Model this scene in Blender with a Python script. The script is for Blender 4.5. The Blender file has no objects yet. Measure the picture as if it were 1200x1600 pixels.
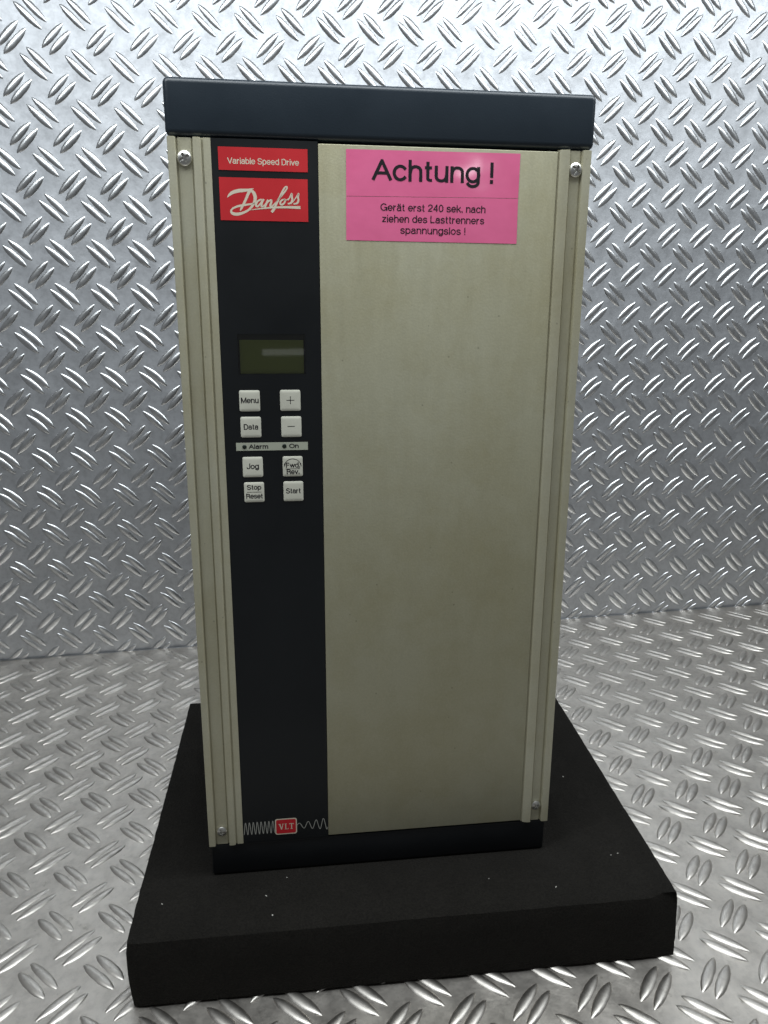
import bpy, bmesh, math, random
import numpy as np
from mathutils import Matrix, Vector, noise

random.seed(7)
sc = bpy.context.scene
col = sc.collection
U = 0.0385                      # one column pitch of the tread plate, in metres

# ------------------------------------------------------------------ camera, world, lamps, exposure
def rot(a, b, c):               # yaw, pitch, roll; x right, y forward, z up
    return (Matrix.Rotation(a, 3, 'Z') @ Matrix.Rotation(b, 3, 'X') @ Matrix.Rotation(c, 3, 'Y'))

F_PX = 1170.178
CR = rot(-0.16002, -0.29216, 0.00263)
CP = Vector((5.89068, -21.06373, 10.32915)) * U
cam_d = bpy.data.cameras.new('camera')
cam = bpy.data.objects.new('camera', cam_d); col.objects.link(cam)
cam_d.sensor_fit = 'VERTICAL'; cam_d.sensor_height = 24.0
cam_d.lens = 24.0 * F_PX / 1600.0
cam_d.clip_start = 0.02; cam_d.clip_end = 50
cm = Matrix.Identity(4)
r_, f_, u_ = CR.col[0], CR.col[1], CR.col[2]
for i in range(3):
    cm[i][0], cm[i][1], cm[i][2], cm[i][3] = r_[i], u_[i], -f_[i], CP[i]
cam.matrix_world = cm
sc.camera = cam

def project(p):                 # world point -> photo pixel (1200 x 1600)
    d = CR.transposed() @ (Vector(p) - CP)
    if d.y <= 0.01: return None
    return (600 + F_PX * d.x / d.y, 800 - F_PX * d.z / d.y, d.y)

w = bpy.data.worlds.new('World'); sc.world = w; w.use_nodes = True
bg = w.node_tree.nodes['Background']
bg.inputs[0].default_value = (0.93, 0.97, 1.0, 1); bg.inputs[1].default_value = 0.128

def area_lamp(name, loc, target, sx, sy, watts, color):
    d = bpy.data.lights.new(name, 'AREA'); d.shape = 'RECTANGLE'; d.size = sx; d.size_y = sy
    d.energy = watts; d.color = color
    o = bpy.data.objects.new(name, d); col.objects.link(o)
    o.location = loc
    o.rotation_euler = (Vector(target) - Vector(loc)).to_track_quat('-Z', 'Y').to_euler()
    return o
area_lamp('ceiling_tube_lamp', (0.41, -0.50, 0.87), (0.38, -0.20, 0.36), 1.5, 0.25, 8.7, (0.91, 0.97, 1.0))
# two far tubes of the room behind the camera, seen mirrored in the display and on the sticker
area_lamp('far_tube_lamp', (0.125, -3.0, 0.389), (0.24, -0.4, 0.365), 0.16, 0.024, 0.008, (0.95, 0.98, 1.0))
area_lamp('far_tube_lamp', (0.857, -3.0, 1.056), (0.34, -0.4, 0.455), 0.11, 0.04, 0.22, (0.95, 0.98, 1.0))

vs = sc.view_settings
vs.view_transform = 'Standard'; vs.look = 'None'; vs.exposure = 0.0; vs.gamma = 1.0
sc.render.engine = 'CYCLES'

# ------------------------------------------------------------------ helpers
def tag(o, label=None, cat=None, group=None, kind=None):
    if label: o['label'] = label
    if cat: o['category'] = cat
    if group: o['group'] = group
    if kind: o['kind'] = kind
    return o

def link(name, me, mats=None, parent=None, smooth=None):
    o = bpy.data.objects.new(name, me); col.objects.link(o)
    if mats is not None and not me.materials:
        for m in (mats if isinstance(mats, (list, tuple)) else [mats]): me.materials.append(m)
    if parent is not None: o.parent = parent
    if smooth is not None:
        for p in me.polygons: p.use_smooth = smooth
    return o

def from_bm(name, bm, mats, parent=None, smooth=False):
    me = bpy.data.meshes.new(name); bm.normal_update(); bm.to_mesh(me); bm.free()
    return link(name, me, mats, parent, smooth)

def from_py(name, v, f, mats, parent=None, smooth=False):
    me = bpy.data.meshes.new(name); me.from_pydata([tuple(a) for a in v], [], f); me.update()
    return link(name, me, mats, parent, smooth)

def box_bm(x0, x1, y0, y1, z0, z1, bev=0, seg=2):
    bm = bmesh.new()
    bmesh.ops.create_cube(bm, size=1)
    for v in bm.verts:
        v.co = Vector(((x0 + x1) / 2 + v.co.x * (x1 - x0), (y0 + y1) / 2 + v.co.y * (y1 - y0), (z0 + z1) / 2 + v.co.z * (z1 - z0)))
    if bev:
        bmesh.ops.bevel(bm, geom=list(bm.edges), offset=bev, segments=seg, profile=0.5, affect='EDGES')
    return bm

def set_auto_smooth(o, deg=40):
    for p in o.data.polygons: p.use_smooth = True
    try: o.data.set_sharp_from_angle(angle=math.radians(deg))
    except Exception: pass

# ------------------------------------------------------------------ materials
def mat(name, base=(0.5, 0.5, 0.5), rough=0.5, metal=0.0, spec=0.5, coat=0.0, coat_rough=0.1):
    m = bpy.data.materials.new(name); m.use_nodes = True
    b = m.node_tree.nodes['Principled BSDF']
    b.inputs['Base Color'].default_value = (*base, 1)
    b.inputs['Roughness'].default_value = rough
    b.inputs['Metallic'].default_value = metal
    b.inputs['Specular IOR Level'].default_value = spec
    b.inputs['Coat Weight'].default_value = coat
    b.inputs['Coat Roughness'].default_value = coat_rough
    return m
def N(m, t, **kw):
    n = m.node_tree.nodes.new(t)
    for k, v in kw.items(): setattr(n, k, v)
    return n
def L(m, a, b): m.node_tree.links.new(a, b)
def BS(m): return m.node_tree.nodes['Principled BSDF']
def coords(m, scale=(1, 1, 1), kind='Object'):
    tc = N(m, 'ShaderNodeTexCoord'); mp = N(m, 'ShaderNodeMapping')
    mp.inputs['Scale'].default_value = scale
    L(m, tc.outputs[kind], mp.inputs['Vector']); return mp.outputs['Vector']
def noise_tex(m, vec, scale, detail=4, rough=0.55):
    n = N(m, 'ShaderNodeTexNoise'); n.inputs['Scale'].default_value = scale
    n.inputs['Detail'].default_value = detail; n.inputs['Roughness'].default_value = rough
    L(m, vec, n.inputs['Vector']); return n.outputs['Fac']
def ramp(m, fac, stops):
    r = N(m, 'ShaderNodeValToRGB'); e = r.color_ramp.elements
    while len(e) < len(stops): e.new(0.5)
    for el, (p, c) in zip(e, stops):
        el.position = p; el.color = (*c, 1) if len(c) == 3 else c
    L(m, fac, r.inputs['Fac']); return r.outputs['Color']
def g(v): return (v, v, v)
def mixc(m, a, b, fac, mode='MIX'):
    n = N(m, 'ShaderNodeMix', data_type='RGBA', blend_type=mode)
    if isinstance(fac, float): n.inputs['Factor'].default_value = fac
    else: L(m, fac, n.inputs['Factor'])
    for i, x in ((6, a), (7, b)):
        if isinstance(x, tuple): n.inputs[i].default_value = (*x, 1)
        else: L(m, x, n.inputs[i])
    return n.outputs[2]
def bump(m, h, strength, dist, prev=None):
    b = N(m, 'ShaderNodeBump'); b.inputs['Strength'].default_value = strength; b.inputs['Distance'].default_value = dist
    L(m, h, b.inputs['Height'])
    if prev is not None: L(m, prev, b.inputs['Normal'])
    return b.outputs['Normal']

# tread plate aluminium: mill finish, faint smears, pits and grime
def plate_mat(name, tint, r0, r1, grime, bk=1.0):
    m = mat(name, tint, 0.4, 1.0)
    b = BS(m); v = coords(m, kind='Object')
    geo = N(m, 'ShaderNodeNewGeometry')
    v = geo.outputs['Position']
    n1 = noise_tex(m, v, 28, 5, 0.6)
    n2 = noise_tex(m, v, 170, 4, 0.65)
    n3 = noise_tex(m, v, 75, 6, 0.7)
    c1 = ramp(m, n1, [(0.3, tuple(t * 0.86 for t in tint)), (0.7, tint)])
    c2 = ramp(m, n2, [(0.25, g(0.80)), (0.55, g(1.0))])
    c = mixc(m, c1, c2, 1.0, 'MULTIPLY')
    spots = ramp(m, n3, [(0.62, g(0.0)), (0.74, g(1.0))])
    gm = N(m, 'ShaderNodeMath', operation='MULTIPLY'); gm.inputs[1].default_value = grime
    L(m, spots, gm.inputs[0])
    c = mixc(m, c, (0.22, 0.20, 0.16), gm.outputs[0])
    L(m, c, b.inputs['Base Color'])
    L(m, ramp(m, n3, [(0.3, g(r0)), (0.7, g(r1))]), b.inputs['Roughness'])
    nm = bump(m, n1, 0.18 * bk, 0.003)
    nm = bump(m, n2, 0.08 * bk, 0.0006, nm)
    L(m, nm, b.inputs['Normal'])
    return m
M_wall = plate_mat('tread_plate_upright', (0.58, 0.595, 0.62), 0.50, 0.60, 0.25)
M_wall_bar = plate_mat('tread_bar_upright', (0.78, 0.79, 0.80), 0.26, 0.36, 0.1, 0.25)
M_floor = plate_mat('tread_plate_laid', (0.70, 0.655, 0.60), 0.38, 0.50, 0.7)
M_floor_bar = plate_mat('tread_bar_laid', (0.72, 0.68, 0.63), 0.36, 0.46, 0.5, 0.3)

# beige lacquered aluminium of the cover
def cover_mat(name, tint):
    m = mat(name, tint, 0.42, 0.25, 0.5); b = BS(m)
    v = coords(m)
    big = noise_tex(m, v, 9, 5, 0.6)
    st = noise_tex(m, coords(m, (70, 70, 9)), 3.0, 6, 0.7)
    fine = noise_tex(m, v, 900, 2, 0.5)
    c = ramp(m, big, [(0.25, tuple(t * s for t, s in zip(tint, (0.90, 0.87, 0.78)))), (0.6, tint), (0.85, tuple(t * 1.06 for t in tint))])
    c = mixc(m, c, ramp(m, st, [(0.25, g(0.955)), (0.75, g(1.0))]), 1.0, 'MULTIPLY')
    c = mixc(m, c, ramp(m, fine, [(0.3, g(0.92)), (0.7, g(1.0))]), 1.0, 'MULTIPLY')
    sm = noise_tex(m, v, 22, 7, 0.72)
    c = mixc(m, c, ramp(m, sm, [(0.36, (0.80, 0.75, 0.60)), (0.56, g(1.0))]), 0.35, 'MULTIPLY')
    pit = N(m, 'ShaderNodeTexVoronoi'); pit.inputs['Scale'].default_value = 95; L(m, v, pit.inputs['Vector'])
    c = mixc(m, c, ramp(m, pit.outputs['Distance'], [(0.035, g(0.45)), (0.06, g(1.0))]), 0.55, 'MULTIPLY')
    L(m, c, b.inputs['Base Color'])
    L(m, ramp(m, st, [(0.3, g(0.36)), (0.7, g(0.48))]), b.inputs['Roughness'])
    scr = noise_tex(m, coords(m, (900, 900, 14)), 1.0, 2, 0.5)
    nm = bump(m, ramp(m, scr, [(0.70, g(0.0)), (0.76, g(1.0))]), 0.10, 0.0003)
    L(m, bump(m, fine, 0.12, 0.0004, nm), b.inputs['Normal'])
    return m
M_cover = cover_mat('beige_cover', (0.515, 0.497, 0.36))
M_profile = cover_mat('beige_profile', (0.58, 0.56, 0.43))

def plastic(name, tint, rough, scale=1600, strength=0.15):
    m = mat(name, tint, rough, 0, 0.45); b = BS(m); v = coords(m)
    f = noise_tex(m, v, scale, 2, 0.5); bg_ = noise_tex(m, v, 14, 5, 0.6)
    L(m, ramp(m, bg_, [(0.3, tuple(t * 0.85 for t in tint)), (0.75, tuple(t * 1.15 for t in tint))]), b.inputs['Base Color'])
    L(m, ramp(m, bg_, [(0.3, g(rough * 0.85)), (0.7, g(rough * 1.15))]), b.inputs['Roughness'])
    L(m, bump(m, f, strength, 0.0003), b.inputs['Normal'])
    return m
M_lid = plastic('blue_black_paint', (0.017, 0.026, 0.036), 0.33)
M_base = plastic('black_paint', (0.005, 0.006, 0.0075), 0.5)
M_strip = plastic('black_film', (0.0045, 0.006, 0.0075), 0.45, 1200, 0.05)
M_house = plastic('grey_housing', (0.10, 0.105, 0.105), 0.5)
M_red = plastic('red_print', (0.62, 0.028, 0.035), 0.38, 1200, 0.03)
M_cream = mat('cream_print', (0.74, 0.66, 0.52), 0.45)
M_ink = mat('black_ink', (0.012, 0.010, 0.014), 0.45)
M_pink = mat('pink_sticker', (0.90, 0.135, 0.30), 0.32)
def _pk():
    m = M_pink; b = BS(m); v = coords(m)
    n = noise_tex(m, v, 60, 3, 0.5); f = noise_tex(m, v, 500, 2)
    L(m, ramp(m, n, [(0.3, (0.90, 0.165, 0.35)), (0.7, (0.96, 0.19, 0.39))]), b.inputs['Base Color'])
    b.inputs['Coat Weight'].default_value = 0.9; b.inputs['Coat Roughness'].default_value = 0.07
    L(m, bump(m, n, 0.12, 0.002), b.inputs['Normal'])
_pk()
M_button = plastic('ivory_button', (0.74, 0.73, 0.62), 0.42, 900, 0.04)
M_bar = plastic('ivory_strip', (0.50, 0.52, 0.42), 0.42, 900, 0.04)
M_led = mat('unlit_indicator', (0.012, 0.02, 0.014), 0.25)
M_steel = mat('screw_steel', (0.72, 0.71, 0.67), 0.33, 1.0)
M_lcd = mat('unlit_lcd', (0.34, 0.39, 0.085), 0.4)
M_red_badge = mat('red_badge', (0.60, 0.012, 0.022), 0.4)
M_grey_line = mat('grey_wave_print', (0.42, 0.42, 0.38), 0.45)
M_glass = bpy.data.materials.new('display_glass'); M_glass.use_nodes = True
def _gl():
    nt = M_glass.node_tree; nt.nodes.remove(nt.nodes['Principled BSDF'])
    out = nt.nodes['Material Output']
    t = nt.nodes.new('ShaderNodeBsdfTransparent'); t.inputs[0].default_value = (0.93, 0.94, 0.91, 1)
    gl = nt.nodes.new('ShaderNodeBsdfGlossy'); gl.inputs['Roughness'].default_value = 0.025
    fr = nt.nodes.new('ShaderNodeFresnel'); fr.inputs[0].default_value = 1.5
    mx = nt.nodes.new('ShaderNodeMixShader')
    nt.links.new(fr.outputs[0], mx.inputs[0]); nt.links.new(t.outputs[0], mx.inputs[1]); nt.links.new(gl.outputs[0], mx.inputs[2])
    nt.links.new(mx.outputs[0], out.inputs[0])
_gl()
M_foam = mat('black_foam', (0.026, 0.023, 0.020), 0.95, 0, 0.2)
def _fm():
    m = M_foam; b = BS(m); v = coords(m)
    n = noise_tex(m, v, 30, 5, 0.6); f = noise_tex(m, v, 900, 3, 0.6); f2 = noise_tex(m, v, 2200, 2, 0.6)
    c = ramp(m, n, [(0.3, (0.0115, 0.0102, 0.0085)), (0.7, (0.0165, 0.0148, 0.0125))])
    c = mixc(m, c, ramp(m, f, [(0.35, g(0.62)), (0.65, g(1.15))]), 1.0, 'MULTIPLY')
    L(m, c, b.inputs['Base Color'])
    nm = bump(m, f, 0.8, 0.0016); nm = bump(m, f2, 0.5, 0.0006, nm)
    L(m, nm, b.inputs['Normal'])
_fm()
M_crumb = mat('pale_crumb', (0.65, 0.63, 0.58), 0.6)

# ------------------------------------------------------------------ the tread plates (wall and floor)
BAR_L, BAR_W, BAR_H = 0.395 * U, 0.102 * U, 0.033 * U     # half length, half width, height
def bar_mesh(name, mtl):
    st = [-1.0, -0.86, -0.6, -0.25, 0.25, 0.6, 0.86, 1.0]
    cr = [(-1.0, -0.22), (-0.86, 0.18), (-0.5, 0.82), (0.0, 1.0), (0.5, 0.82), (0.86, 0.18), (1.0, -0.22)]
    v, f = [], []
    for s in st:
        wd = BAR_W * (1 - abs(s) ** 2.0) ** 0.75 if abs(s) < 1 else 0
        hh = (1 - abs(s) ** 3.2)
        for c, h in cr:
            z = (h * hh if h > 0 else h) * BAR_H
            if abs(s) == 1: z = -0.22 * BAR_H
            v.append((s * BAR_L, c * wd, z))
    k = len(cr)
    for i in range(len(st) - 1):
        for j in range(k - 1):
            a, b_, c_, d = i * k + j, (i + 1) * k + j, (i + 1) * k + j + 1, i * k + j + 1
            f.append((a, b_, c_, d))
    me = bpy.data.meshes.new(name); me.from_pydata(v, [], f); me.update()
    bm = bmesh.new(); bm.from_mesh(me)
    bmesh.ops.remove_doubles(bm, verts=bm.verts, dist=1e-6)
    bmesh.ops.recalc_face_normals(bm, faces=bm.faces)
    if sum(fc.normal.z for fc in bm.faces) < 0: bmesh.ops.reverse_faces(bm, faces=bm.faces)
    bm.to_mesh(me); bm.free()
    for p in me.polygons: p.use_smooth = True
    me.materials.append(mtl)
    return me

SIL = [[(250, 114), (936, 146), (932, 240), (852, 1335), (328, 1372), (257, 215)],
       [(297, 1098), (875, 1098), (1060, 1390), (1058, 1496), (208, 1570), (195, 1478)]]
def inside(x, y, poly):
    r = False; n = len(poly)
    for i in range(n):
        (x1, y1), (x2, y2) = poly[i], poly[i - 1]
        if (y1 > y) != (y2 > y) and x < (x2 - x1) * (y - y1) / (y2 - y1) + x1: r = not r
    return r

def tread_plate(name, mtl, bmtl, MW, x0, x1, y0, y1, org, pu, pv, phi, keep, seed):
    """plate in its own x-y plane, lattice of bar pairs; extents and org in pitches"""
    rnd = random.Random(seed)
    step = 0.1
    nx, ny = int((x1 - x0) / step) + 1, int((y1 - y0) / step) + 1
    X, Y = np.meshgrid(np.linspace(x0, x1, nx), np.linspace(y0, y1, ny))
    c, s = math.cos(phi), math.sin(phi)
    uu = ((X - org[0]) * c + (Y - org[1]) * s) / pu
    vv = (-(X - org[0]) * s + (Y - org[1]) * c) / pv
    Z = np.zeros_like(X)
    for off, dx, dy in ((0.0, 1, -1), (0.5, 1, 1)):      # soft swell pressed up around every pair
        du = (uu - off - np.round(uu - off)) * pu; dv = (vv - off - np.round(vv - off)) * pv
        sl = (du * dx + dv * dy) / math.sqrt(2); t = (du * dy - dv * dx) / math.sqrt(2)
        Z += 0.020 * np.exp(-0.5 * ((sl / 0.30) ** 2 + (t / 0.17) ** 2))
    Z += 0.010 * np.sin(X * 0.7 + 1.3 + seed) * np.sin(Y * 0.55 + seed * 2)
    V = np.stack([X * U, Y * U, Z * U], -1).reshape(-1, 3)
    idx = np.arange(nx * ny).reshape(ny, nx)
    Fq = np.stack([idx[:-1, :-1], idx[:-1, 1:], idx[1:, 1:], idx[1:, :-1]], -1).reshape(-1, 4)
    me = bpy.data.meshes.new(name)
    me.vertices.add(len(V)); me.vertices.foreach_set('co', V.ravel())
    me.loops.add(Fq.size); me.loops.foreach_set('vertex_index', Fq.ravel())
    me.polygons.add(len(Fq)); me.polygons.foreach_set('loop_start', np.arange(0, Fq.size, 4)); me.polygons.foreach_set('loop_total', np.full(len(Fq), 4))
    me.update(); me.validate()
    plate = link(name, me, mtl, None, True)
    plate.matrix_world = MW
    tag(plate, kind='structure')
    bars = []
    nu = int((x1 - x0) / pu) + 4; nv = int((y1 - y0) / pv) + 4
    for i in range(-nu, nu):
        for j in range(-nv, nv):
            for off, dx, dy in ((0.0, 1, -1), (0.5, 1, 1)):
                lu, lv = (i + off) * pu, (j + off) * pv
                cx, cy = org[0] + c * lu - s * lv, org[1] + s * lu + c * lv
                for sg in (-1, 1):
                    # second bar of a pair lies square to the first
                    px, py = cx + sg * 0.073 * (-dy) * 1.0, cy + sg * 0.073 * dx
                    if not (x0 + 0.45 < px < x1 - 0.45 and y0 + 0.45 < py < y1 - 0.45): continue
                    ang = math.atan2(dy, dx) + phi + rnd.uniform(-0.02, 0.02)
                    sx = rnd.uniform(0.96, 1.03)
                    lm = Matrix.Translation((px * U, py * U, 0.015 * U)) @ Matrix.Rotation(ang, 4, 'Z') @ Matrix.Diagonal((sx, rnd.uniform(0.94, 1.06), rnd.uniform(0.92, 1.06), 1))
                    pr = project(MW @ lm.translation)
                    vis = pr is not None and -15 < pr[0] < 1215 and -15 < pr[1] < 1615 and not any(inside(pr[0], pr[1], q) for q in SIL)
                    bars.append((pr[2] if vis else 99, lm))
    bars.sort(key=lambda b: b[0])
    bme = bar_mesh('tread_bar', bmtl)
    for d, lm in bars[:keep]:
        if d > 50: break
        o = bpy.data.objects.new('tread_bar', bme); col.objects.link(o); o.parent = plate; o.matrix_local = lm
    rest = bars[keep:]
    bv = np.array([v.co[:] for v in bme.vertices]); bf = [tuple(p.vertices) for p in bme.polygons]
    av, af = [], []
    for k, (d, lm) in enumerate(rest):
        A = np.array(lm)
        av.append(bv @ A[:3, :3].T + A[:3, 3]); o_ = k * len(bv)
        af += [tuple(i + o_ for i in f) for f in bf]
    me = bpy.data.meshes.new('tread_bars'); me.from_pydata(np.concatenate(av).tolist(), [], af); me.update()
    o = link('tread_bars', me, bmtl, plate, True); tag(o, kind='stuff')
    return plate

MW_wall = Matrix.Rotation(math.radians(90), 4, 'X')
wall = tread_plate('wall', M_wall, M_wall_bar, MW_wall, -7, 29, -0.75, 21, (0.0, 16.4595), 1.0, 1.0609, 0.0, 300, 1)
MW_floor = Matrix.Identity(4)
floor = tread_plate('floor', M_floor, M_floor_bar, MW_floor, -7, 29, -17.5, -0.06, (2.0221, -7.0005), 0.9929, 1.066, -0.0059, 300, 2)

bm = bmesh.new()
bmesh.ops.create_cone(bm, segments=10, radius1=0.0009, radius2=0.0009, depth=36 * U, cap_ends=True, matrix=Matrix.Translation((11 * U, -0.06 * U, 0.0002)) @ Matrix.Rotation(math.pi / 2, 4, 'Y'))
from_bm('sheared_edge', bm, M_wall_bar, floor, True)

# ------------------------------------------------------------------ frame of the drive (leans back a little in the soft foam)
T = 1.2266 * U
DR = rot(-0.0365, -0.0451, 0.0131)
DO = Vector((4.7154 * U, -10.8482 * U, T))
DM = Matrix.Translation(DO) @ DR.to_4x4()
DMI = DM.inverted()
DEPTH = 0.170
WD = 0.2133

# ------------------------------------------------------------------ foam pad, pressed down under the drive
def foam():
    yaw = -0.0548; fw, fd = 8.4392 * U, 6.6424 * U
    c, s = math.cos(yaw), math.sin(yaw)
    fx, fy = 3.5283 * U, -12.0049 * U
    nx, ny, nz = 90, 70, 10
    def side(a, b, k):            # ragged knife cut
        return 0.0003 * noise.noise(Vector((a * 160, b * 160, k))) + 0.0004 * noise.noise(Vector((a * 15, b * 15, k + 7)))
    def topz(x, y):
        p = DMI @ Vector((x, y, T))
        # plane of the drive's underside at this plan position
        n = DR.col[2]; z = DO.z - (n.x * (x - DO.x) + n.y * (y - DO.y)) / n.z
        ex = max(-p.x, p.x - WD, 0); ey = max(-p.y, p.y - DEPTH, 0)
        e = math.hypot(ex, ey)
        k = 1 - min(max((e - 0.006) / 0.016, 0), 1); k = k * k * (3 - 2 * k)
        zz = T + 0.0003 * noise.noise(Vector((x * 40, y * 40, 3)))
        return zz + (min(z - 0.0004, zz) - zz) * k
    def P(a, b, z): return (fx + c * a - s * b, fy + s * a + c * b, z)
    v, f, vid = [], [], {}
    def vert(i, j, k):
        if (i, j, k) in vid: return vid[(i, j, k)]
        a, b = fw * i / nx, fd * j / ny
        h = k / nz
        rr = 0.0045
        ins = 0.0
        if h > 0.8: q = (h - 0.8) / 0.2; ins = 0.0009 * q * q
        bul = 0.0008 * math.sin(math.pi * h)
        if i == 0: a += ins - bul + side(b, h * T, 1)
        if i == nx: a -= ins - bul + side(b, h * T, 2)
        if j == 0: b += ins - bul + side(a, h * T, 3) + 0.005 * max(0.0, (a / fw - 0.94) / 0.06) * h
        if j == ny: b -= ins + side(a, h * T, 4)
        if i == nx and j == 0: a -= 0.0012 * h
        if i == 0 and j == 0: a += 0.001; b += 0.001
        p = P(a, b, 0)
        if k == nz:
            z = topz(p[0], p[1])
            if i in (0, nx) or j in (0, ny): z -= 0.0009
            elif i in (1, nx - 1) or j in (1, ny - 1): z -= 0.0001
        else: z = 0.0022 + (T - 0.0009 - 0.0022) * h
        vid[(i, j, k)] = len(v); v.append(P(a, b, z)); return vid[(i, j, k)]
    for i in range(nx):
        for j in range(ny):
            f.append((vert(i, j, nz), vert(i + 1, j, nz), vert(i + 1, j + 1, nz), vert(i, j + 1, nz)))
            f.append((vert(i, j, 0), vert(i, j + 1, 0), vert(i + 1, j + 1, 0), vert(i + 1, j, 0)))
    for k in range(nz):
        for i in range(nx):
            f.append((vert(i, 0, k), vert(i + 1, 0, k), vert(i + 1, 0, k + 1), vert(i, 0, k + 1)))
            f.append((vert(i, ny, k), vert(i, ny, k + 1), vert(i + 1, ny, k + 1), vert(i + 1, ny, k)))
        for j in range(ny):
            f.append((vert(0, j, k), vert(0, j, k + 1), vert(0, j + 1, k + 1), vert(0, j + 1, k)))
            f.append((vert(nx, j, k), vert(nx, j + 1, k), vert(nx, j + 1, k + 1), vert(nx, j, k + 1)))
    o = from_py('foam_pad', v, f, M_foam, None, True); set_auto_smooth(o, 45)
    tag(o, 'thick square black foam pad lying under the electrical drive', 'foam pad')
    # pale crumbs lying on its top
    bm = bmesh.new(); rnd = random.Random(4)
    for k in range(10):
        a, b = rnd.uniform(0.01, fw - 0.012), rnd.uniform(0.008, 0.043)
        if k > 7:
            a = rnd.choice((rnd.uniform(0.006, 0.028), rnd.uniform(fw - 0.05, fw - 0.012))); b = rnd.uniform(0.03, 0.2)
        p = P(a, b, 0); r = rnd.choice((0.0002, 0.00025, 0.0003, 0.0005))
        pl = DMI @ Vector((p[0], p[1], T))
        if -0.004 < pl.x < WD + 0.004 and -0.006 < pl.y: continue
        mt = Matrix.Translation((p[0], p[1], topz(p[0], p[1]) + r * 0.6)) @ Matrix.Rotation(rnd.uniform(0, 3), 4, 'Z') @ Matrix.Diagonal((r * rnd.uniform(1, 3.0), r, r * 0.8, 1))
        bmesh.ops.create_icosphere(bm, subdivisions=1, radius=1, matrix=mt)
    cr = from_bm('crumbs', bm, M_crumb); tag(cr, 'tiny pale crumbs scattered on the black foam', 'crumbs', kind='stuff')
foam()

# ------------------------------------------------------------------ the drive
drive = bpy.data.objects.new('frequency_inverter', None); col.objects.link(drive)
drive.empty_display_size = 0.05
drive.matrix_world = DM
tag(drive, 'tall beige and black electrical drive cabinet with keypad and pink warning sticker', 'electrical drive')
mm = 0.001
H0, H1 = 0.0220, 0.4212          # cover, lower and upper end

def block(name, x0, x1, y0, y1, z0, z1, m, bev, parent=drive, seg=3):
    o = from_bm(name, box_bm(x0, x1, y0, y1, z0, z1, bev, seg), m, parent); set_auto_smooth(o, 50); return o

block('housing', 0.0012, WD - 0.0012, 0.0035, DEPTH - 0.002, 0.0215, 0.4205, M_house, 0.001)
block('base_tray', 0.0004, WD - 0.0006, 0.0002, DEPTH, 0.0003, H0 - 0.0003, M_base, 0.0012)
lid = block('lid', -0.0015, WD + 0.0019, -0.0014, DEPTH + 0.001, H1 + 0.0002, 0.4476, M_lid, 0.0030, seg=5)

# extruded edge profiles with two raised ribs each
def profile(pts, z0, z1):
    """pts: outline of the visible face as (x, out); closed behind at y = 3 mm"""
    n = len(pts); v, f = [], []
    ring = [(x * mm, -o * mm) for x, o in pts] + [(pts[-1][0] * mm, 3.2 * mm), (pts[0][0] * mm, 3.2 * mm)]
    k = len(ring)
    for z in (z0, z1):
        for x, y in ring: v.append((x, y, z))
    for i in range(k):
        j = (i + 1) % k
        f.append((i, j, k + j, k + i))
    f.append(tuple(range(k))[::-1]); f.append(tuple(range(k, 2 * k)))
    o = from_py('edge_profile', v, f, M_profile, drive)
    bm = bmesh.new(); bm.from_mesh(o.data); bmesh.ops.recalc_face_normals(bm, faces=bm.faces)
    bmesh.ops.bevel(bm, geom=[e for e in bm.edges if abs(e.verts[0].co.z - e.verts[1].co.z) < 1e-6 and e.verts[0].co.y < 0.003 and e.verts[1].co.y < 0.003], offset=0.00022, segments=2, affect='EDGES')
    bm.to_mesh(o.data); bm.free(); set_auto_smooth(o, 38); return o
left_pts = [(-0.6, 0.2), (-0.6, 1.7), (-0.2, 2.1), (2.3, 2.1), (3.0, 1.9), (3.3, 1.5), (3.4, -0.7), (4.1, -0.7), (4.2, 0.0), (10.6, 0.0), (10.7, -0.7), (11.4, -0.7), (11.6, 1.8), (12.0, 2.1), (14.2, 2.1), (15.0, 1.9), (15.4, 1.4), (15.6, 0.3), (16.3, 0.3), (16.5, 1.15), (19.4, 1.1), (20.0, 0.9)]
profile(left_pts, H0, H1 - 0.0003)
right_pts = [(196.2, 0.6), (196.3, 0.1), (196.9, 0.1), (197.1, 0.9), (198.2, 1.6), (199.2, 1.75), (200.0, 2.1), (202.0, 2.1), (202.3, 1.8), (202.4, -0.7), (203.1, -0.7), (203.2, 0.0), (208.2, 0.0), (208.3, -0.7), (209.1, -0.7), (209.4, 1.8), (210.2, 2.1), (213.3, 2.1), (213.7, 1.8), (213.7, 0.2)]
profile(right_pts, H0, H1 - 0.0003)

block('cover_panel', 0.0724, 0.1961, -0.0009, 0.0030, H0 + 0.0012, H1 - 0.0012, M_cover, 0.0004)

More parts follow.
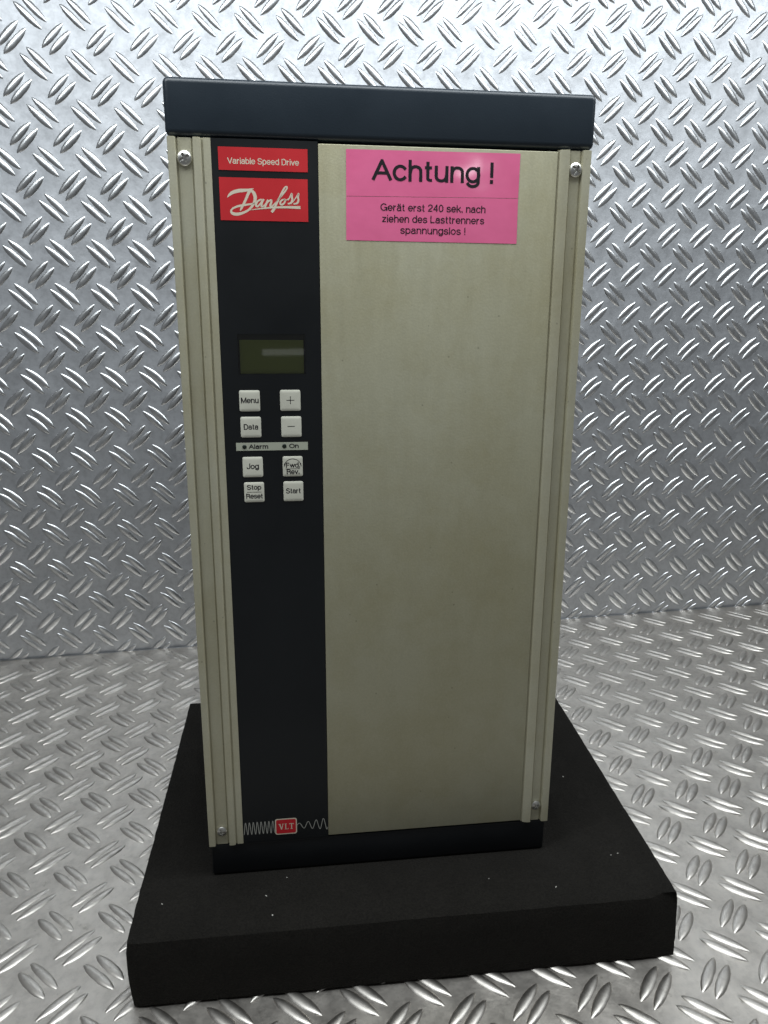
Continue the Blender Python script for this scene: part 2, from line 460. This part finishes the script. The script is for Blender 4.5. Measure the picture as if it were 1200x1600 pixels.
# black control strip with a cut-out for the display
def strip():
    x0, x1, z0, z1 = 0.0201, 0.0722, H0 + 0.0002, H1 - 0.0002
    a0, a1, b0, b1 = 0.0290, 0.0640, 0.3072, 0.3278
    yf, yb = -0.0006, 0.0028
    xs, zs = [x0, a0, a1, x1], [z0, b0, b1, z1]
    v, f = [], []
    for y in (yf, yb):
        for z in zs:
            for x in xs: v.append((x, y, z))
    def i(a, b, c): return c * 16 + b * 4 + a
    for a in range(3):
        for b in range(3):
            if (a, b) == (1, 1): continue
            f.append((i(a, b, 0), i(a + 1, b, 0), i(a + 1, b + 1, 0), i(a, b + 1, 0)))
    rim = [(0, 0), (1, 0), (2, 0), (3, 0), (3, 1), (3, 2), (3, 3), (2, 3), (1, 3), (0, 3), (0, 2), (0, 1)]
    for k in range(12):
        p, q = rim[k], rim[(k + 1) % 12]
        f.append((i(*q, 0), i(*p, 0), i(*p, 1), i(*q, 1)))
    hole = [(1, 1), (2, 1), (2, 2), (1, 2)]
    for k in range(4):
        p, q = hole[k], hole[(k + 1) % 4]
        f.append((i(*p, 0), i(*q, 0), i(*q, 1), i(*p, 1)))
    o = from_py('control_strip', v, f, M_strip, drive)
    d = from_py('display', [(a0 + 0.0008, 0.0024, b0 + .0002), (a1 - 0.0008, 0.0024, b0 + .0002), (a1 - 0.0008, 0.0024, b1 - 0.003), (a0 + 0.0008, 0.0024, b1 - 0.003),
                            (a0 + 0.0008, 0.0028, b0 + .0002), (a1 - 0.0008, 0.0028, b0 + .0002), (a1 - 0.0008, 0.0028, b1 - 0.003), (a0 + 0.0008, 0.0028, b1 - 0.003)],
                [(0, 1, 2, 3), (1, 5, 6, 2), (5, 4, 7, 6), (4, 0, 3, 7), (3, 2, 6, 7), (4, 5, 1, 0)], M_lcd, drive)
    bk = block('display_backing', a0 - 0.001, a1 + 0.001, 0.0029, 0.0033, b0 - 0.001, b1 + 0.001, M_base, 0)
    gl = block('display_glass', a0 + 0.0001, a1 - 0.0001, -0.0005, -0.0001, b0 + 0.0001, b1 - 0.0001, M_glass, 0)
strip()

# ---- lettering: a grotesque stroke alphabet (cap height 1, x-height 0.72), drawn as flat printed strokes
def A_(cx, cy, rx, ry, a0, a1, n=10):
    return [(cx + rx * math.cos(math.radians(a0 + (a1 - a0) * k / n)), cy + ry * math.sin(math.radians(a0 + (a1 - a0) * k / n))) for k in range(n + 1)]
XH = 0.73
bowl = A_(.27, XH / 2, .25, XH / 2, 0, 360, 18)
arch = [(0.05, 0.40)] + A_(.27, XH - .24, .21, .24, 165, 0, 8) + [(.48, 0)]
G_a = [A_(.26, XH - .21, .19, .21, 165, 0, 8) + [(.45, .12), (.47, .02), (.53, 0)], [(.45, .40), (.32, .44), (.15, .40)] + A_(.18, .20, .16, .20, 110, 270, 8) + A_(.22, .24, .23, .24, 280, 350, 5)]
GL = {
 'A': (.70, [[(0, 0), (.35, 1)], [(.35, 1), (.70, 0)], [(.12, .34), (.58, .34)]]),
 'D': (.68, [[(.04, 0), (.04, 1)], [(.04, 1), (.30, 1)] + A_(.30, .5, .36, .5, 90, -90, 12) + [(.04, 0)]]),
 'F': (.56, [[(.04, 0), (.04, 1)], [(0, .96), (.56, .96)], [(.04, .52), (.50, .52)]]),
 'G': (.76, [A_(.38, .5, .37, .5, 45, 270, 16) + A_(.38, .5, .34, .5, 275, 330, 4) + [(.72, .44)], [(.42, .46), (.76, .46)], [(.73, .46), (.73, 0)]]),
 'J': (.46, [[(.42, 1), (.42, .25)] + A_(.22, .24, .20, .24, 0, -180, 10)]),
 'L': (.52, [[(.04, 0), (.04, 1)], [(0, .04), (.52, .04)]]),
 'M': (.80, [[(.04, 0), (.04, 1)], [(.76, 0), (.76, 1)], [(.06, 1), (.40, 0.02)], [(.40, 0.02), (.74, 1)]]),
 'O': (.78, [A_(.39, .5, .37, .5, 0, 360, 22)]),
 'R': (.66, [[(.04, 0), (.04, 1)], [(.04, .96), (.34, .96)] + A_(.36, .74, .24, .22, 90, -90, 9) + [(.04, .52)], [(.40, .52), (.56, .44), (.60, .2), (.66, 0)]]),
 'S': (.64, [A_(.32, .74, .27, .26, 20, 210, 10) + [(.24, .54), (.42, .47)] + A_(.32, .26, .29, .26, 45, -165, 10)]),
 'V': (.66, [[(0, 1), (.33, 0)], [(.33, 0), (.66, 1)]]),
 'a': (.52, G_a),
 'b': (.54, [[(.04, 0), (.04, 1)], bowl]),
 'c': (.50, [A_(.27, XH / 2, .25, XH / 2, 38, 322, 16)]),
 'd': (.54, [[(.50, 0), (.50, 1)], bowl]),
 'e': (.54, [[(.03, .36), (.52, .36)] + A_(.27, XH / 2, .25, XH / 2, 0, 318, 18)]),
 'g': (.54, [[(.50, XH), (.50, 0)] + A_(.27, -.02, .23, .24, 0, -160, 8), bowl]),
 'h': (.52, [[(.04, 0), (.04, 1)], arch]),
 'i': (.10, [[(.05, 0), (.05, XH - .07)], [(.05, .955), (.05, 1)]]),
 'k': (.50, [[(.04, 0), (.04, 1)], [(.04, .27), (.46, XH)], [(.20, .42), (.50, 0)]]),
 'l': (.10, [[(.05, 0), (.05, 1)]]),
 'm': (.82, [[(.04, 0), (.04, XH)], [(.05, .40)] + A_(.24, XH - .2, .17, .2, 165, 0, 8) + [(.41, 0)], [(.42, .40)] + A_(.61, XH - .2, .17, .2, 165, 0, 8) + [(.78, 0)]]),
 'n': (.52, [[(.04, 0), (.04, XH)], arch]),
 'o': (.54, [bowl]),
 'p': (.54, [[(.04, -.28), (.04, XH)], bowl]),
 'r': (.34, [[(.04, 0), (.04, XH)], [(.05, .38), (.10, .58), (.20, .68), (.34, .69)]]),
 's': (.48, [A_(.24, .53, .20, .19, 15, 205, 9) + [(.18, .39), (.30, .35)] + A_(.24, .19, .22, .19, 45, -165, 9)]),
 't': (.30, [[(.12, .93), (.12, .14)] + A_(.24, .13, .12, .12, 180, 270, 5) + [(.30, .02)], [(0, .69), (.29, .69)]]),
 'u': (.52, [[(.04, XH), (.04, .30)] + A_(.25, .24, .21, .24, 180, 345, 8) + [(.47, .33)], [(.48, 0), (.48, XH)]]),
 'v': (.50, [[(0, XH), (.25, 0)], [(.25, 0), (.50, XH)]]),
 'w': (.76, [[(0, XH), (.19, 0)], [(.19, 0), (.38, XH)], [(.38, XH), (.57, 0)], [(.57, 0), (.76, XH)]]),
 'z': (.48, [[(.02, .69), (.46, .69)], [(.46, .69), (.03, .04)], [(0, .04), (.48, .04)]]),
 '0': (.54, [A_(.27, .5, .24, .5, 0, 360, 20)]),
 '2': (.54, [A_(.27, .73, .24, .27, 170, -30, 10) + [(.10, .20), (.04, .04)], [(.02, .04), (.52, .04)]]),
 '4': (.56, [[(.42, 0), (.42, 1)], [(.42, 1), (.02, .27)], [(0, .27), (.56, .27)]]),
 '.': (.12, [[(.06, -.02), (.06, .10)]]),
 '!': (.12, [[(.06, 1), (.06, .34)], [(.06, 0), (.06, .045)]]),
 ' ': (.20, []),
}
GL['ä'] = (.52, G_a + [[(.15, .87), (.15, .99)], [(.37, .87), (.37, .99)]])

def lettering(body, xc, base, width, cap, y, m, parent, name='lettering', weight=0.12):
    gap = 0.13; x = 0; st = []
    for ch in body:
        wd, ss = GL[ch]
        for q in ss: st.append([(x + a, b_) for a, b_ in q])
        x += wd + gap
    tot = x - gap; sx = width / tot; hw = weight * cap / 2
    v, f = [], []
    for k, q in enumerate(st):
        P = [Vector((xc - width / 2 + a * sx, base + hw * 0.9 + b_ * (cap - 1.8 * hw))) for a, b_ in q]
        yy = y - 0.000003 * (k % 3); b0 = len(v); n = len(P)
        closed = (P[0] - P[-1]).length < 1e-7
        for i, p in enumerate(P):
            d1 = (P[i] - P[i - 1]) if i else (P[-1] - P[-2] if closed else P[1] - P[0])
            d2 = (P[i + 1] - P[i]) if i < n - 1 else (P[1] - P[0] if closed else P[-1] - P[-2])
            d1, d2 = d1.normalized(), d2.normalized(); t = (d1 + d2)
            t = t.normalized() if t.length > 1e-3 else d2
            nn = Vector((-t.y, t.x)); k_ = 1 / max(0.6, nn.dot(Vector((-d1.y, d1.x))))
            h_ = hw * (0.86 + 0.14 * abs(t.y)) * k_
            e = Vector((0, 0))
            if not closed and i in (0, n - 1) and abs(t.y) > 0.5: e = t * hw * (0.9 if i else -0.9) * (1 if abs(t.y) > 0.99 else 0.6)
            v.append((p.x + e.x + nn.x * h_, yy, p.y + e.y + nn.y * h_)); v.append((p.x + e.x - nn.x * h_, yy, p.y + e.y - nn.y * h_))
            if i: f.append((b0 + 2 * i - 2, b0 + 2 * i - 1, b0 + 2 * i + 1, b0 + 2 * i))
    return from_py(name, v, f, m, parent)

def ribbon(paths, y, m, parent, name, loc=None):
    """paths: lists of (x, z, halfwidth): flat printed strokes, rounded ends"""
    v, f = [], []
    for pts in paths:
        # catmull-rom refine
        P = [Vector(p) for p in pts]; q = []
        for i in range(len(P) - 1):
            p0, p1, p2, p3 = P[max(i - 1, 0)], P[i], P[i + 1], P[min(i + 2, len(P) - 1)]
            for k in range(5):
                t = k / 5
                q.append(0.5 * ((2 * p1) + (p2 - p0) * t + (2 * p0 - 5 * p1 + 4 * p2 - p3) * t * t + (3 * p1 - p0 - 3 * p2 + p3) * t ** 3))
        q.append(P[-1])
        b = len(v); n = len(q); y += -0.000004
        for i, p in enumerate(q):
            d = (q[min(i + 1, n - 1)] - q[max(i - 1, 0)]); d = Vector((d.x, d.y)); d.normalize()
            nx, nz = -d.y * p.z, d.x * p.z
            v.append((p.x + nx, y, p.y + nz)); v.append((p.x - nx, y, p.y - nz))
            if i: f.append((b + 2 * i - 2, b + 2 * i - 1, b + 2 * i + 1, b + 2 * i))
    return from_py(name, v, f, m, parent)

def plaque(name, x0, x1, z0, z1, y, m, parent=drive, th=0.00012):
    v = [(x0, y, z0), (x1, y, z0), (x1, y, z1), (x0, y, z1)]
    v += [(a, y + th, c) for a, b, c in v]
    return from_py(name, v, [(0, 1, 2, 3), (5, 4, 7, 6), (4, 5, 1, 0), (3, 2, 6, 7), (4, 0, 3, 7), (1, 5, 6, 2)], m, parent)

YS = -0.0006                     # face of the black strip
r1 = plaque('name_label', 0.0234, 0.0671, 0.4066, 0.4172, YS - 0.00018, M_red)
tag(r1, 'red label with small pale words')
lettering('Variable Speed Drive', 0.0453, 0.4095, 0.0347, 0.0029, YS - 0.00021, M_cream, r1, weight=.15)
r2 = plaque('logo_label', 0.0233, 0.0669, 0.3833, 0.4033, YS - 0.00018, M_red)
tag(r2, 'red label with pale handwritten script')
def lp(x, y, w):                 # tracing units of the script -> strip millimetres
    return ((23.28 + (x - 88) / 1038 * 43.65) * mm, (403.25 - (y - 415) / 495 * 19.9) * mm, w * 0.042 * mm)
S = [[(176, 648, 2), (205, 612, 14), (250, 583, 19), (310, 566, 20), (370, 560, 18), (430, 552, 13), (486, 536, 4)],
     [(452, 548, 18), (425, 590, 17), (398, 650, 15), (365, 715, 14), (338, 765, 12), (320, 797, 6)],
     [(440, 556, 10), (478, 575, 17), (500, 620, 20), (498, 670, 18), (470, 730, 14), (420, 785, 12), (350, 822, 14), (285, 838, 17), (235, 832, 17), (214, 808, 12), (232, 775, 10), (290, 748, 12), (360, 732, 12), (430, 720, 10), (500, 705, 8)],
     [(588, 668, 8), (560, 664, 10), (525, 688, 11), (508, 722, 12), (520, 745, 11), (550, 722, 9), (585, 675, 9), (600, 655, 10)],
     [(602, 655, 11), (580, 700, 11), (572, 738, 11), (592, 740, 8), (625, 705, 7), (650, 668, 8)],
     [(652, 660, 10), (632, 705, 12), (612, 752, 10)],
     [(625, 718, 7), (660, 680, 8), (688, 664, 11), (690, 690, 12), (676, 728, 12), (692, 740, 9), (730, 705, 7), (770, 665, 6)],
     [(742, 690, 5), (790, 640, 7), (840, 580, 9), (876, 530, 9), (878, 506, 8), (856, 512, 9), (826, 560, 11), (790, 630, 12), (752, 700, 13), (722, 765, 15), (690, 806, 15)],
     [(836, 652, 8), (806, 672, 10), (794, 700, 11), (812, 716, 10), (842, 696, 10), (856, 662, 9), (838, 648, 8), (860, 664, 5), (900, 640, 5)],
     [(888, 664, 5), (915, 618, 8), (934, 582, 9), (936, 620, 11), (938, 660, 12), (920, 694, 11), (884, 704, 8)],
     [(938, 690, 4), (975, 640, 6), (1016, 580, 9), (1008, 620, 11), (1012, 660, 12), (994, 694, 11), (952, 704, 8)],
     [(436, 786, 2), (560, 768, 7), (700, 752, 10), (860, 744, 13), (960, 744, 15), (1034, 744, 17)]]
ribbon([[lp(*p) for p in s] for s in S], YS - 0.00021, M_cream, r2, 'script_lettering')

# wave with a small red badge, printed at the foot of the strip
def emblem():
    wl = [(20.6 + 18.9 * i / 90, 32.0 + 4.2 * math.sin(2 * math.pi * 8 * i / 90 - 1.4), 0.19) for i in range(91)]
    wr, ph = [], 0.0
    for i in range(91):
        t = i / 90
        ph += 2 * math.pi * (3.1 + 1.5 * t) / 90
        wr.append((53.1 + 19.0 * t, 31.6 + (1.5 + 2.6 * t) * math.sin(ph), 0.19))
    e = ribbon([[tuple(c * mm for c in p) for p in wl], [tuple(c * mm for c in p) for p in wr]], YS - 0.00012, M_grey_line, drive, 'wave_emblem')
    def rr(x0, x1, z0, z1, r, y, m, nm, par):
        bm = bmesh.new(); vs_ = []
        for cx, cz, a in ((x1 - r, z1 - r, 0), (x0 + r, z1 - r, 90), (x0 + r, z0 + r, 180), (x1 - r, z0 + r, 270)):
            for k in range(5):
                t = math.radians(a + k * 22.5); vs_.append(bm.verts.new((cx + r * math.cos(t), y, cz + r * math.sin(t))))
        bm.faces.new(vs_[::-1]); return from_bm(nm, bm, m, par)
    rr(.0396, .0530, .0263, .0374, .0013, YS - 0.00020, M_cream, 'badge_border', e)
    rr(.0403, .0523, .0270, .0367, .0009, YS - 0.00024, M_red_badge, 'badge', e)
    yy = YS - 0.00027; B = 0.0298; C = 0.0040
    pol = []
    def q(*p): pol.append(p)
    def letters(x):
        # V L T with serifs
        k = 0.0029
        q((x, B + C), (x + .0008, B + C), (x + .0018, B), (x + .0012, B)); q((x + .0023, B + C), (x + .0027, B + C), (x + .0018, B), (x + .0014, B + .0006))
        q((x - .0003, B + C - .0003), (x - .0003, B + C), (x + .0011, B + C), (x + .0011, B + C - .0003)); q((x + .002, B + C - .0003), (x + .002, B + C), (x + .003, B + C), (x + .003, B + C - .0003))
        x += .0034
        q((x + .0004, B), (x + .001, B), (x + .001, B + C), (x + .0004, B + C)); q((x, B), (x + .0024, B), (x + .0026, B + .0011), (x + .0022, B + .0003), (x, B + .0003)); q((x, B + C - .0003), (x + .0014, B + C - .0003), (x + .0014, B + C), (x, B + C))
        x += .0029
        q((x + .0011, B), (x + .0017, B), (x + .0017, B + C), (x + .0011, B + C)); q((x, B + C - .0004), (x + .0028, B + C - .0004), (x + .0028, B + C), (x, B + C)); q((x, B + C - .0011), (x + .0003, B + C - .0004), (x, B + C - .0004)); q((x + .0028, B + C - .0011), (x + .0028, B + C - .0004), (x + .0025, B + C - .0004)); q((x + .0007, B), (x + .0021, B), (x + .0021, B + .0003), (x + .0007, B + .0003))
    letters(0.0420)
    v, f = [], []
    for p in pol:
        yy -= 0.000002
        b = len(v); v += [(a, yy, c) for a, c in p]; f.append(tuple(range(b, b + len(p))))
    from_py('lettering', v, f, M_cream, e)
emblem()

# push buttons
def button(xc, zc, wdt=0.0108, hgt=0.0111):
    bm = bmesh.new(); n = 6; r = 0.0009
    rings = [(0.0, 0.0), (0.0, 0.0002), (0.00025, 0.00034), (0.0016, 0.00040), (0.0032, 0.00043)]
    prev = None
    for ins, out in rings:
        x0, x1, z0, z1 = xc - wdt / 2 + ins, xc + wdt / 2 - ins, zc - hgt / 2 + ins, zc + hgt / 2 - ins
        rr_ = max(r - ins * 0.2, 0.0003); vs_ = []
        for cx, cz, a in ((x1 - rr_, z1 - rr_, 0), (x0 + rr_, z1 - rr_, 90), (x0 + rr_, z0 + rr_, 180), (x1 - rr_, z0 + rr_, 270)):
            for k in range(5):
                t = math.radians(a + k * 22.5); vs_.append(bm.verts.new((cx + rr_ * math.cos(t), YS - 0.00005 - out, cz + rr_ * math.sin(t))))
        if prev:
            for k in range(20):
                bm.faces.new((prev[k], vs_[k], vs_[(k + 1) % 20], prev[(k + 1) % 20]))
        prev = vs_
    bm.faces.new(prev[::-1])
    bmesh.ops.recalc_face_normals(bm, faces=bm.faces)
    o = from_bm('push_button', bm, M_button, drive); set_auto_smooth(o, 50); return o
YB = YS - 0.00050
def seg(x0, z0, x1, z1, hw): return [(x0, z0, hw), ((x0 + x1) / 2, (z0 + z1) / 2, hw), (x1, z1, hw)]
b = button(.0341, .2933); lettering('Menu', .0342, .2921, .0090, .0030, YB, M_ink, b, weight=.175)
b = button(.05555, .2934); ribbon([seg(.0535, .2935, .0577, .2935, .00018), seg(.0556, .2915, .0556, .2956, .00018)], YB, M_ink, b, 'symbol')
b = button(.03425, .2793); lettering('Data', .0343, .2780, .0074, .0030, YB, M_ink, b, weight=.175)
b = button(.05575, .2793); ribbon([seg(.0537, .2795, .0577, .2795, .00020)], YB, M_ink, b, 'symbol')
b = button(.03445, .2576); lettering('Jog', .0345, .2565, .0062, .0031, YB, M_ink, b, weight=.175)
b = button(.05595, .2576)
lettering('Fwd.', .0561, .2569, .0074, .0029, YB, M_ink, b, weight=.175); lettering('Rev.', .0561, .2533, .0067, .0029, YB, M_ink, b, weight=.175)
arc = [(.05595 + .0046 * math.cos(t), .2572 + .0046 * math.sin(t), .00015) for t in [math.radians(12 + 156 * k / 12) for k in range(13)]]
ribbon([arc, [(arc[0][0] - .0003, arc[0][1] + .0012, .00035), (arc[0][0], arc[0][1], .0002), (arc[0][0] + .0001, arc[0][1] - .0006, .00002)],
        [(arc[-1][0] + .0003, arc[-1][1] + .0012, .00035), (arc[-1][0], arc[-1][1], .0002), (arc[-1][0] - .0001, arc[-1][1] - .0006, .00002)],
        seg(.0520, .2563, .0598, .2563, .00012)], YB, M_ink, b, 'symbol')
b = button(.0347, .2436)
lettering('Stop', .0347, .2450, .0074, .0028, YB, M_ink, b, weight=.175); lettering('Reset', .0348, .2401, .0088, .0028, YB, M_ink, b, weight=.175)
ribbon([seg(.0308, .2437, .0386, .2437, .00012)], YB, M_ink, b, 'symbol')
b = button(.0560, .2437); lettering('Start', .0560, .2425, .0078, .0030, YB, M_ink, b, weight=.175)

# indicator strip
st_ = plaque('indicator_strip', .0260, .0644, .2666, .2709, YS - 0.00018, M_bar)
lettering('Alarm', .0379, .2675, .0100, .0025, YS - .00021, M_ink, st_, weight=.21)
lettering('On', .0569, .2676, .0048, .0025, YS - .00021, M_ink, st_, weight=.21)
for lx, lz in ((.0304, .26865), (.0517, .2688)):
    bm = bmesh.new()
    bmesh.ops.create_uvsphere(bm, u_segments=20, v_segments=8, radius=1, matrix=Matrix.Translation((lx, YS - .00018, lz)) @ Matrix.Diagonal((.0012, .0004, .0012, 1)))
    from_bm('indicator_light', bm, M_led, st_, True)

# pink warning sticker in two strips
YC = -0.0009
def sticker(pts, nm):
    nx, nz = 24, 12; v, f = [], []
    (ax, az), (bx, bz), (cx, cz), (dx, dz) = pts    # bl br tr tl
    for j in range(nz + 1):
        for i in range(nx + 1):
            s, t = i / nx, j / nz
            x = (ax * (1 - s) + bx * s) * (1 - t) + (dx * (1 - s) + cx * s) * t
            z = (az * (1 - s) + bz * s) * (1 - t) + (dz * (1 - s) + cz * s) * t
            v.append((x, YC - 0.00016 - 0.00005 * noise.noise(Vector((x * 90, z * 90, 2))), z))
    for j in range(nz):
        for i in range(nx):
            a = j * (nx + 1) + i; f.append((a, a + 1, a + nx + 2, a + nx + 1))
    return from_py(nm, v, f, M_pink, drive, True)
k1 = sticker([(.0862, .39605), (.1758, .39705), (.1760, .4184), (.0863, .4179)], 'warning_sticker')
tag(k1, 'upper pink sticker strip with one large word')
k2 = sticker([(.0861, .3749), (.1760, .3746), (.1758, .39685), (.0862, .39585)], 'warning_sticker')
tag(k2, 'lower pink sticker strip with three lines of small print')
lettering('Achtung !', .1310, .4036, .0620, .0102, YC - .00024, M_ink, k1, weight=.16)
lettering('Gerät erst 240 sek. nach', .1312, .3894, .0546, .0036, YC - .00024, M_ink, k2, weight=.145)
lettering('ziehen des Lasttrenners', .1313, .3839, .0534, .0036, YC - .00024, M_ink, k2, weight=.145)
lettering('spannungslos !', .1312, .3785, .0341, .0036, YC - .00024, M_ink, k2, weight=.145)

# pan head screws with a cross recess
def screw(xc, zc, r, ang):
    bm = bmesh.new(); nr, na = 22, 64; rows = []
    def hgt(x, z):
        q = math.hypot(x, z) / r
        h = 0.0021 * r / 0.0037 * math.sqrt(max(0, 1 - (q * 0.93) ** 2.2))
        ca, sa = math.cos(ang), math.sin(ang); u, v_ = (x * ca + z * sa) / r, (-x * sa + z * ca) / r
        arm = (abs(u) < 0.16 and abs(v_) < 0.66) or (abs(v_) < 0.16 and abs(u) < 0.66)
        return h - (0.0016 * r / 0.0037 if arm else 0)
    c0 = bm.verts.new((xc, -hgt(0, 0), zc)); prev = None
    for i in range(1, nr + 1):
        q = r * (i / nr); ring = []
        for k in range(na):
            a = 2 * math.pi * k / na; x, z = q * math.cos(a), q * math.sin(a)
            ring.append(bm.verts.new((xc + x, -0.0003 - hgt(x, z), zc + z)))
        for k in range(na):
            if prev is None: bm.faces.new((c0, ring[k], ring[(k + 1) % na]))
            else: bm.faces.new((prev[k], ring[k], ring[(k + 1) % na], prev[(k + 1) % na]))
        prev = ring
    low = [bm.verts.new((p.co.x, -0.00002, p.co.z)) for p in prev]
    for k in range(na): bm.faces.new((prev[k], low[k], low[(k + 1) % na], prev[(k + 1) % na]))
    bmesh.ops.recalc_face_normals(bm, faces=bm.faces)
    o = from_bm('screw', bm, M_steel, drive); set_auto_smooth(o, 35); return o
screw(.0072, .4114, .0036, 0.5)
screw(.2060, .4116, .0036, 0.95)
screw(.0074, .0315, .0032, 0.1)
screw(.2057, .0334, .0031, 0.6)
